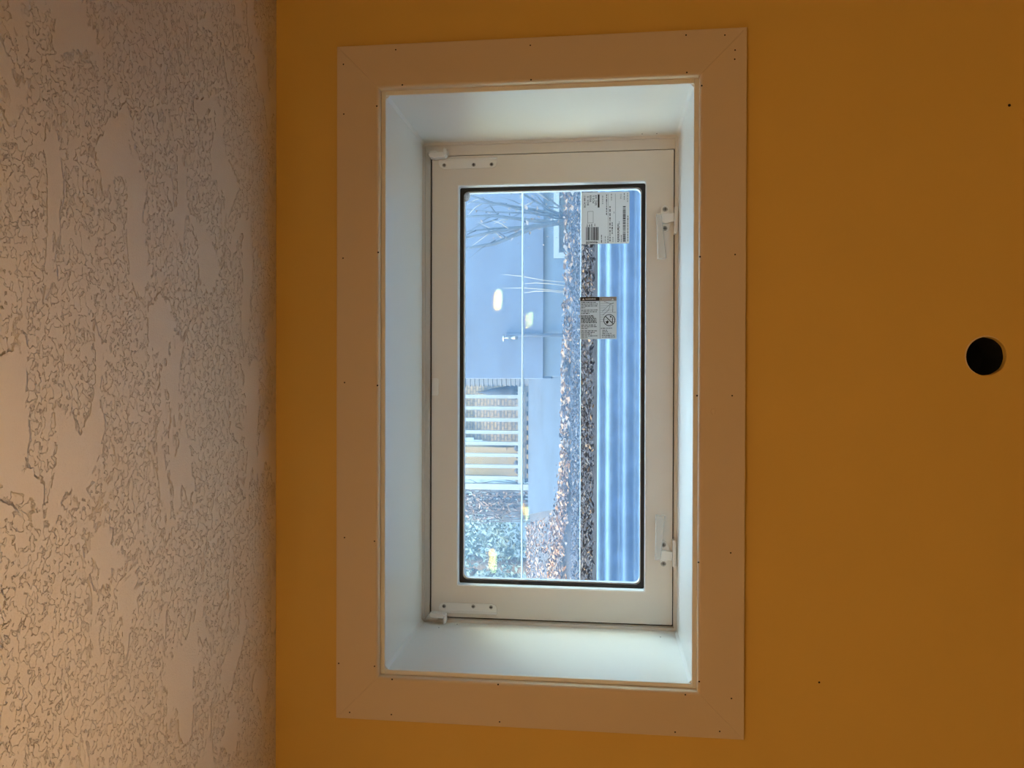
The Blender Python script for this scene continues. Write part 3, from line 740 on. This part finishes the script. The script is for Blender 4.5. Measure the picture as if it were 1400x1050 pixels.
boxo('newel_post', (X(691), X(683), YD - .04, YD + .04, gz(0, YD) - .02, Zr(708) + .98), MT['trimw'], rail)
deck = tag(empty('deck', (X(620), YD, 2.4)), 'low deck floor under the white railing', 'deck')
boxo('deck_floor', (X(682), X(549.5), YD + .045, YD + 1.0, Zr(719), Zr(716)), MT['grey'], deck)
for k in range(10):
    xk = xa + .1 + k * .11
    boxo('skirt_slat', (xk, xk + .055, YD + .045, YD + .065, gz(0, YD) - .05, Zr(719)), MT['cream'] if k < 7 else MT['grey'], deck)
boxo('deck_back', (X(682), X(549.5), YD + .12, YD + .14, gz(0, YD) - .05, Zr(719)), MT['twigd'], deck)
D2 = DD + 1.6; YS2 = YD + 1.6
steps = tag(empty('brick_steps', (X(595, D2), YS2, 2.4)), 'sunlit cream brick steps behind the railing', 'steps')
z0s = Zr(708, D2) - .05
for k in range(5):
    a = X(625, D2); b = X(561 + 0 * k, D2)
    boxo('step', (a - .05, b, YS2 + k * .22, YS2 + k * .22 + .35, z0s - .1 if k == 0 else z0s + k * .16 - .04, z0s + (k + 1) * .16), MT['step'], steps)
boxo('brick_wall', (X(626, D2) - .04, .5, YS2 + 1.3, YS2 + 1.5, 2.3, 4.8), MT['step'], steps)
shed = tag(empty('cream_shed', (X(655, D2 + .6), YS2 + .5, 2.5)), 'sunlit cream panelled shed behind the railing', 'shed')
D3 = D2 + .5; Y3 = YS2 + .5
boxo('wall', (X(676, D3), X(633, D3), Y3, Y3 + .8, Zr(700, D3) - .3, 4.9), MT['cream'], shed)
for yp in (635, 647, 660, 674):
    boxo('batten', (X(yp, D3) - .02, X(yp, D3) + .02, Y3 - .02, Y3, Zr(692, D3), 4.9), MT['cream'], shed)
umb = tag(empty('folded_umbrella', (X(557, D2 - .6), YS2 - .6, 2.5)), 'dark folded umbrella beside the shingled corner', 'umbrella')
bm = bmesh.new(); q = X(557, D2 - .6); zq = Zr(708, D2 - .6)
tube(bm, [(q, YS2 - .6, zq + .02), (q, YS2 - .6, zq + .1), (q, YS2 - .6, zq + .32), (q, YS2 - .6, zq + .5)], [.09, .085, .05, .006], 10); ob('canopy', bm, MT['canvas'], umb, True)
bm = bmesh.new(); cyl(bm, (q, YS2 - .6, Zr(716)), (0, 0, 1), .015, .015, .62, 8); ob('pole', bm, MT['trimw'], umb)

# stones at the shed foot
for k in range(5):
    bm = bmesh.new(); bmesh.ops.create_icosphere(bm, subdivisions=2, radius=1)
    for vv in bm.verts: vv.co *= 1 + .18 * math.sin(vv.co.x * 5 + k) * math.cos(vv.co.z * 4 + k)
    sx = rl.uniform(.035, .044); xx = X(634 + k * 10.5, D2 - .3); 
    for vv in bm.verts: vv.co = Vector((vv.co.x * sx + xx, vv.co.y * sx + YS2 - .3 + .06 * (k % 2), vv.co.z * sx * .8 + Zr(711, D2 - .3) + .05))
    tag(ob('garden_stone', bm, MT['stone'], None, True), 'rough grey stone at the foot of the cream shed', 'stone', 'stones at the foot of the cream shed')

# ---------------------------------------------------------------- plants
def cards(cnt, centre, rad, size, rnd, shell=.35, asp=.55, up=0):
    v = []; f = []
    for _ in range(cnt):
        d = Vector((rnd.gauss(0, 1), rnd.gauss(0, 1), rnd.gauss(0, 1))).normalized() * (shell + (1 - shell) * rnd.random() ** .5)
        c = Vector(centre) + Vector((d.x * rad[0], d.y * rad[1], d.z * rad[2]))
        L = rnd.uniform(*size); B = L * asp
        rot = Matrix.Rotation(rnd.uniform(0, 6.28), 3, 'Z') @ Matrix.Rotation(rnd.uniform(-1.2, 1.2), 3, 'X') @ Matrix.Rotation(rnd.uniform(0, 6.28) if not up else rnd.gauss(1.57, .4), 3, 'Y')
        n0 = len(v)
        for p in ((-L / 2, 0, 0), (0, -B / 2, B * .2), (L / 2, 0, 0), (0, B / 2, B * .2)): v.append(tuple(c + rot @ Vector(p)))
        f.append((n0, n0 + 1, n0 + 2, n0 + 3))
    return v, f
def tree(x, y, h, crowns, size, cnt, m, label, rnd, group=None):
    t = tag(empty('leafy_tree', (x, y, gz(x, y))), label, 'tree', group); z = gz(x, y)
    bm = bmesh.new(); tube(bm, [(x, y, z - .1), (x + .05, y, z + h * .4), (x - .04, y + .05, z + h * .9)], [.11, .085, .03], 10); ob('trunk', bm, MT['bark'], t, True)
    for i in range(9):
        a = rnd.uniform(0, 6.28); zb0 = z + h * rnd.uniform(.12, .75); L = rnd.uniform(.6, 1.3)
        bm = bmesh.new(); tube(bm, [(x, y, zb0), (x + math.cos(a) * L * .5, y + math.sin(a) * L * .5, zb0 + L * .35), (x + math.cos(a) * L, y + math.sin(a) * L, zb0 + L * .9)], [.035, .022, .008], 6); ob('branch', bm, MT['bark'], t, True)
    V = []; F = []
    for c, r in crowns:
        v, f = cards(cnt, (x + c[0], y + c[1], z + c[2]), r, size, rnd); n0 = len(V); V += v; F += [tuple(q + n0 for q in ff) for ff in f]
    o = pyd('foliage', V, F, m, t); o['kind'] = 'stuff'
    return t
rt = random.Random(5)
tree(-2.5, 9.1, 3.6, [((0.05, 0, .75), (.85, .6, .7)), ((.1, 0, 1.6), (.95, .7, .8)), ((.1, 0, 2.6), (.8, .7, .8))], (.05, .10), 2600, MT['fol'], 'pale green tree left of the twiggy hedge, in front', rt)
tree(-3.5, 11.4, 4.5, [((0, 0, 1.6), (1.2, .9, 1.3)), ((.4, 0, 3), (1.2, 1, 1.1))], (.06, .13), 2600, MT['fol2'], 'grey green tree standing behind the pale green tree', rt)
for i, (x, y, txt) in enumerate(((-5.6, 0.2, 'unseen dense tree added to block sun, by the corner of the house'), (-6.3, 3.0, 'unseen dense tree added to block sun, left beyond the window well'), (-6.0, 5.9, 'unseen dense tree added to block sun, left beside the walk'))):  # out-of-view trees, added to block the low sun from the left
    tree(x, y, 4.2, [((0, 0, 1.5), (1.1, 1.2, 1.2)), ((0, 0, 2.9), (1.1, 1.2, 1.2))], (.12, .26), 620, MT['fol2'], txt, rt)
DH = 9.6; YHg = DH + CAM.y
hedge = tag(empty('twiggy_hedge', (X(709, DH), YHg, gz(-1.4, YHg))), 'bare twiggy hedge between the railing and the pale green tree', 'hedge')
zh = gz(-1.4, YHg)
v, f = cards(900, (X(709, DH), YHg, zh + .55), (.22, .3, .75), (.04, .09), rt, .1, .4); o = pyd('leaves', v, f, MT['twig'], hedge); o['kind'] = 'stuff'
bm = bmesh.new()
for k in range(60):
    xx = X(709, DH) + rt.uniform(-.2, .2); yy = YHg + rt.uniform(-.25, .25); tube(bm, [(xx, yy, zh - .03), (xx + rt.gauss(0, .04), yy, zh + .5), (xx + rt.gauss(0, .1), yy, zh + rt.uniform(.9, 1.35))], [.008, .006, .002], 4)
o = ob('stems', bm, MT['twigd'], hedge); o['kind'] = 'stuff'
gr = tag(empty('dry_grass_tuft', (.62, 3.35, gz(0, 3.35))), 'sunlit dry grass stalks in front of the shaded house wall', 'grass')
for (xa_, ya_), (xb_, yb_) in (((742, 383), (685, 375)), ((752, 388), (714, 388)), ((748, 396), (687, 394)), ((750, 398), (714, 401))):
    yg = 3.3; p0 = at(xa_, ya_, yg); p1 = at(xb_, yb_, yg); p00 = Vector((p0.x - .02, yg, gz(0, yg)))
    bm = bmesh.new(); tube(bm, [p00, p0, p0.lerp(p1, .5) + Vector((.006, 0, 0)), p1], [.0015, .0025, .003, .0008], 5); ob('stalk', bm, MT['straw'], gr, True)

# bare shrub fanning up in front of the neighbour's wall
sb = tag(empty('bare_shrub', (at(790, 300, 3.3).x, 3.3, gz(0, 3.3))), 'bare shrub fanning up in front of the low basement window', 'shrub')
rs = random.Random(9); base = Vector((at(790, 300, 3.3).x, 3.3, gz(0, 3.3)))
for (ex, ey), r0_ in (((628, 341), .016), ((628, 327), .013), ((626, 318), .009), ((628, 296), .012), ((640, 276), .008), ((628, 262), .010), ((690, 257), .009), ((628, 285), .006), ((720, 250), .007)):
    e = at(ex, ey, 3.3 + rs.uniform(-.1, .1)); k = base + Vector((rs.uniform(-.03, .03), rs.uniform(-.03, .03), -.02))
    m1 = k.lerp(e, .35) + Vector((rs.uniform(-.03, .03), 0, 0)); m2 = k.lerp(e, .7) + Vector((rs.uniform(-.02, .02), 0, 0))
    bm = bmesh.new(); tube(bm, [k, m1, m2, e], [r0_, r0_ * .9, r0_ * .7, r0_ * .45], 7); st = ob('stem', bm, MT['stem'], sb, True)
    for q in range(3):
        p = k.lerp(e, rs.uniform(.35, .9)); d = Vector((rs.uniform(-.12, .12), rs.uniform(-.05, .05), rs.uniform(.08, .2)))
        bm = bmesh.new(); tube(bm, [p, p + d * .5 + Vector((.01, 0, 0)), p + d], [.004, .003, .001], 5); ob('twig', bm, MT['straw'] if q == 0 else MT['stem'], st, True)
v, f = cards(90, base + Vector((.05, 0, .25)), (.25, .1, .35), (.015, .04), rs, .1, .6)
o = pyd('withered_leaves', v, f, MT['leafc'], sb); o['kind'] = 'stuff'
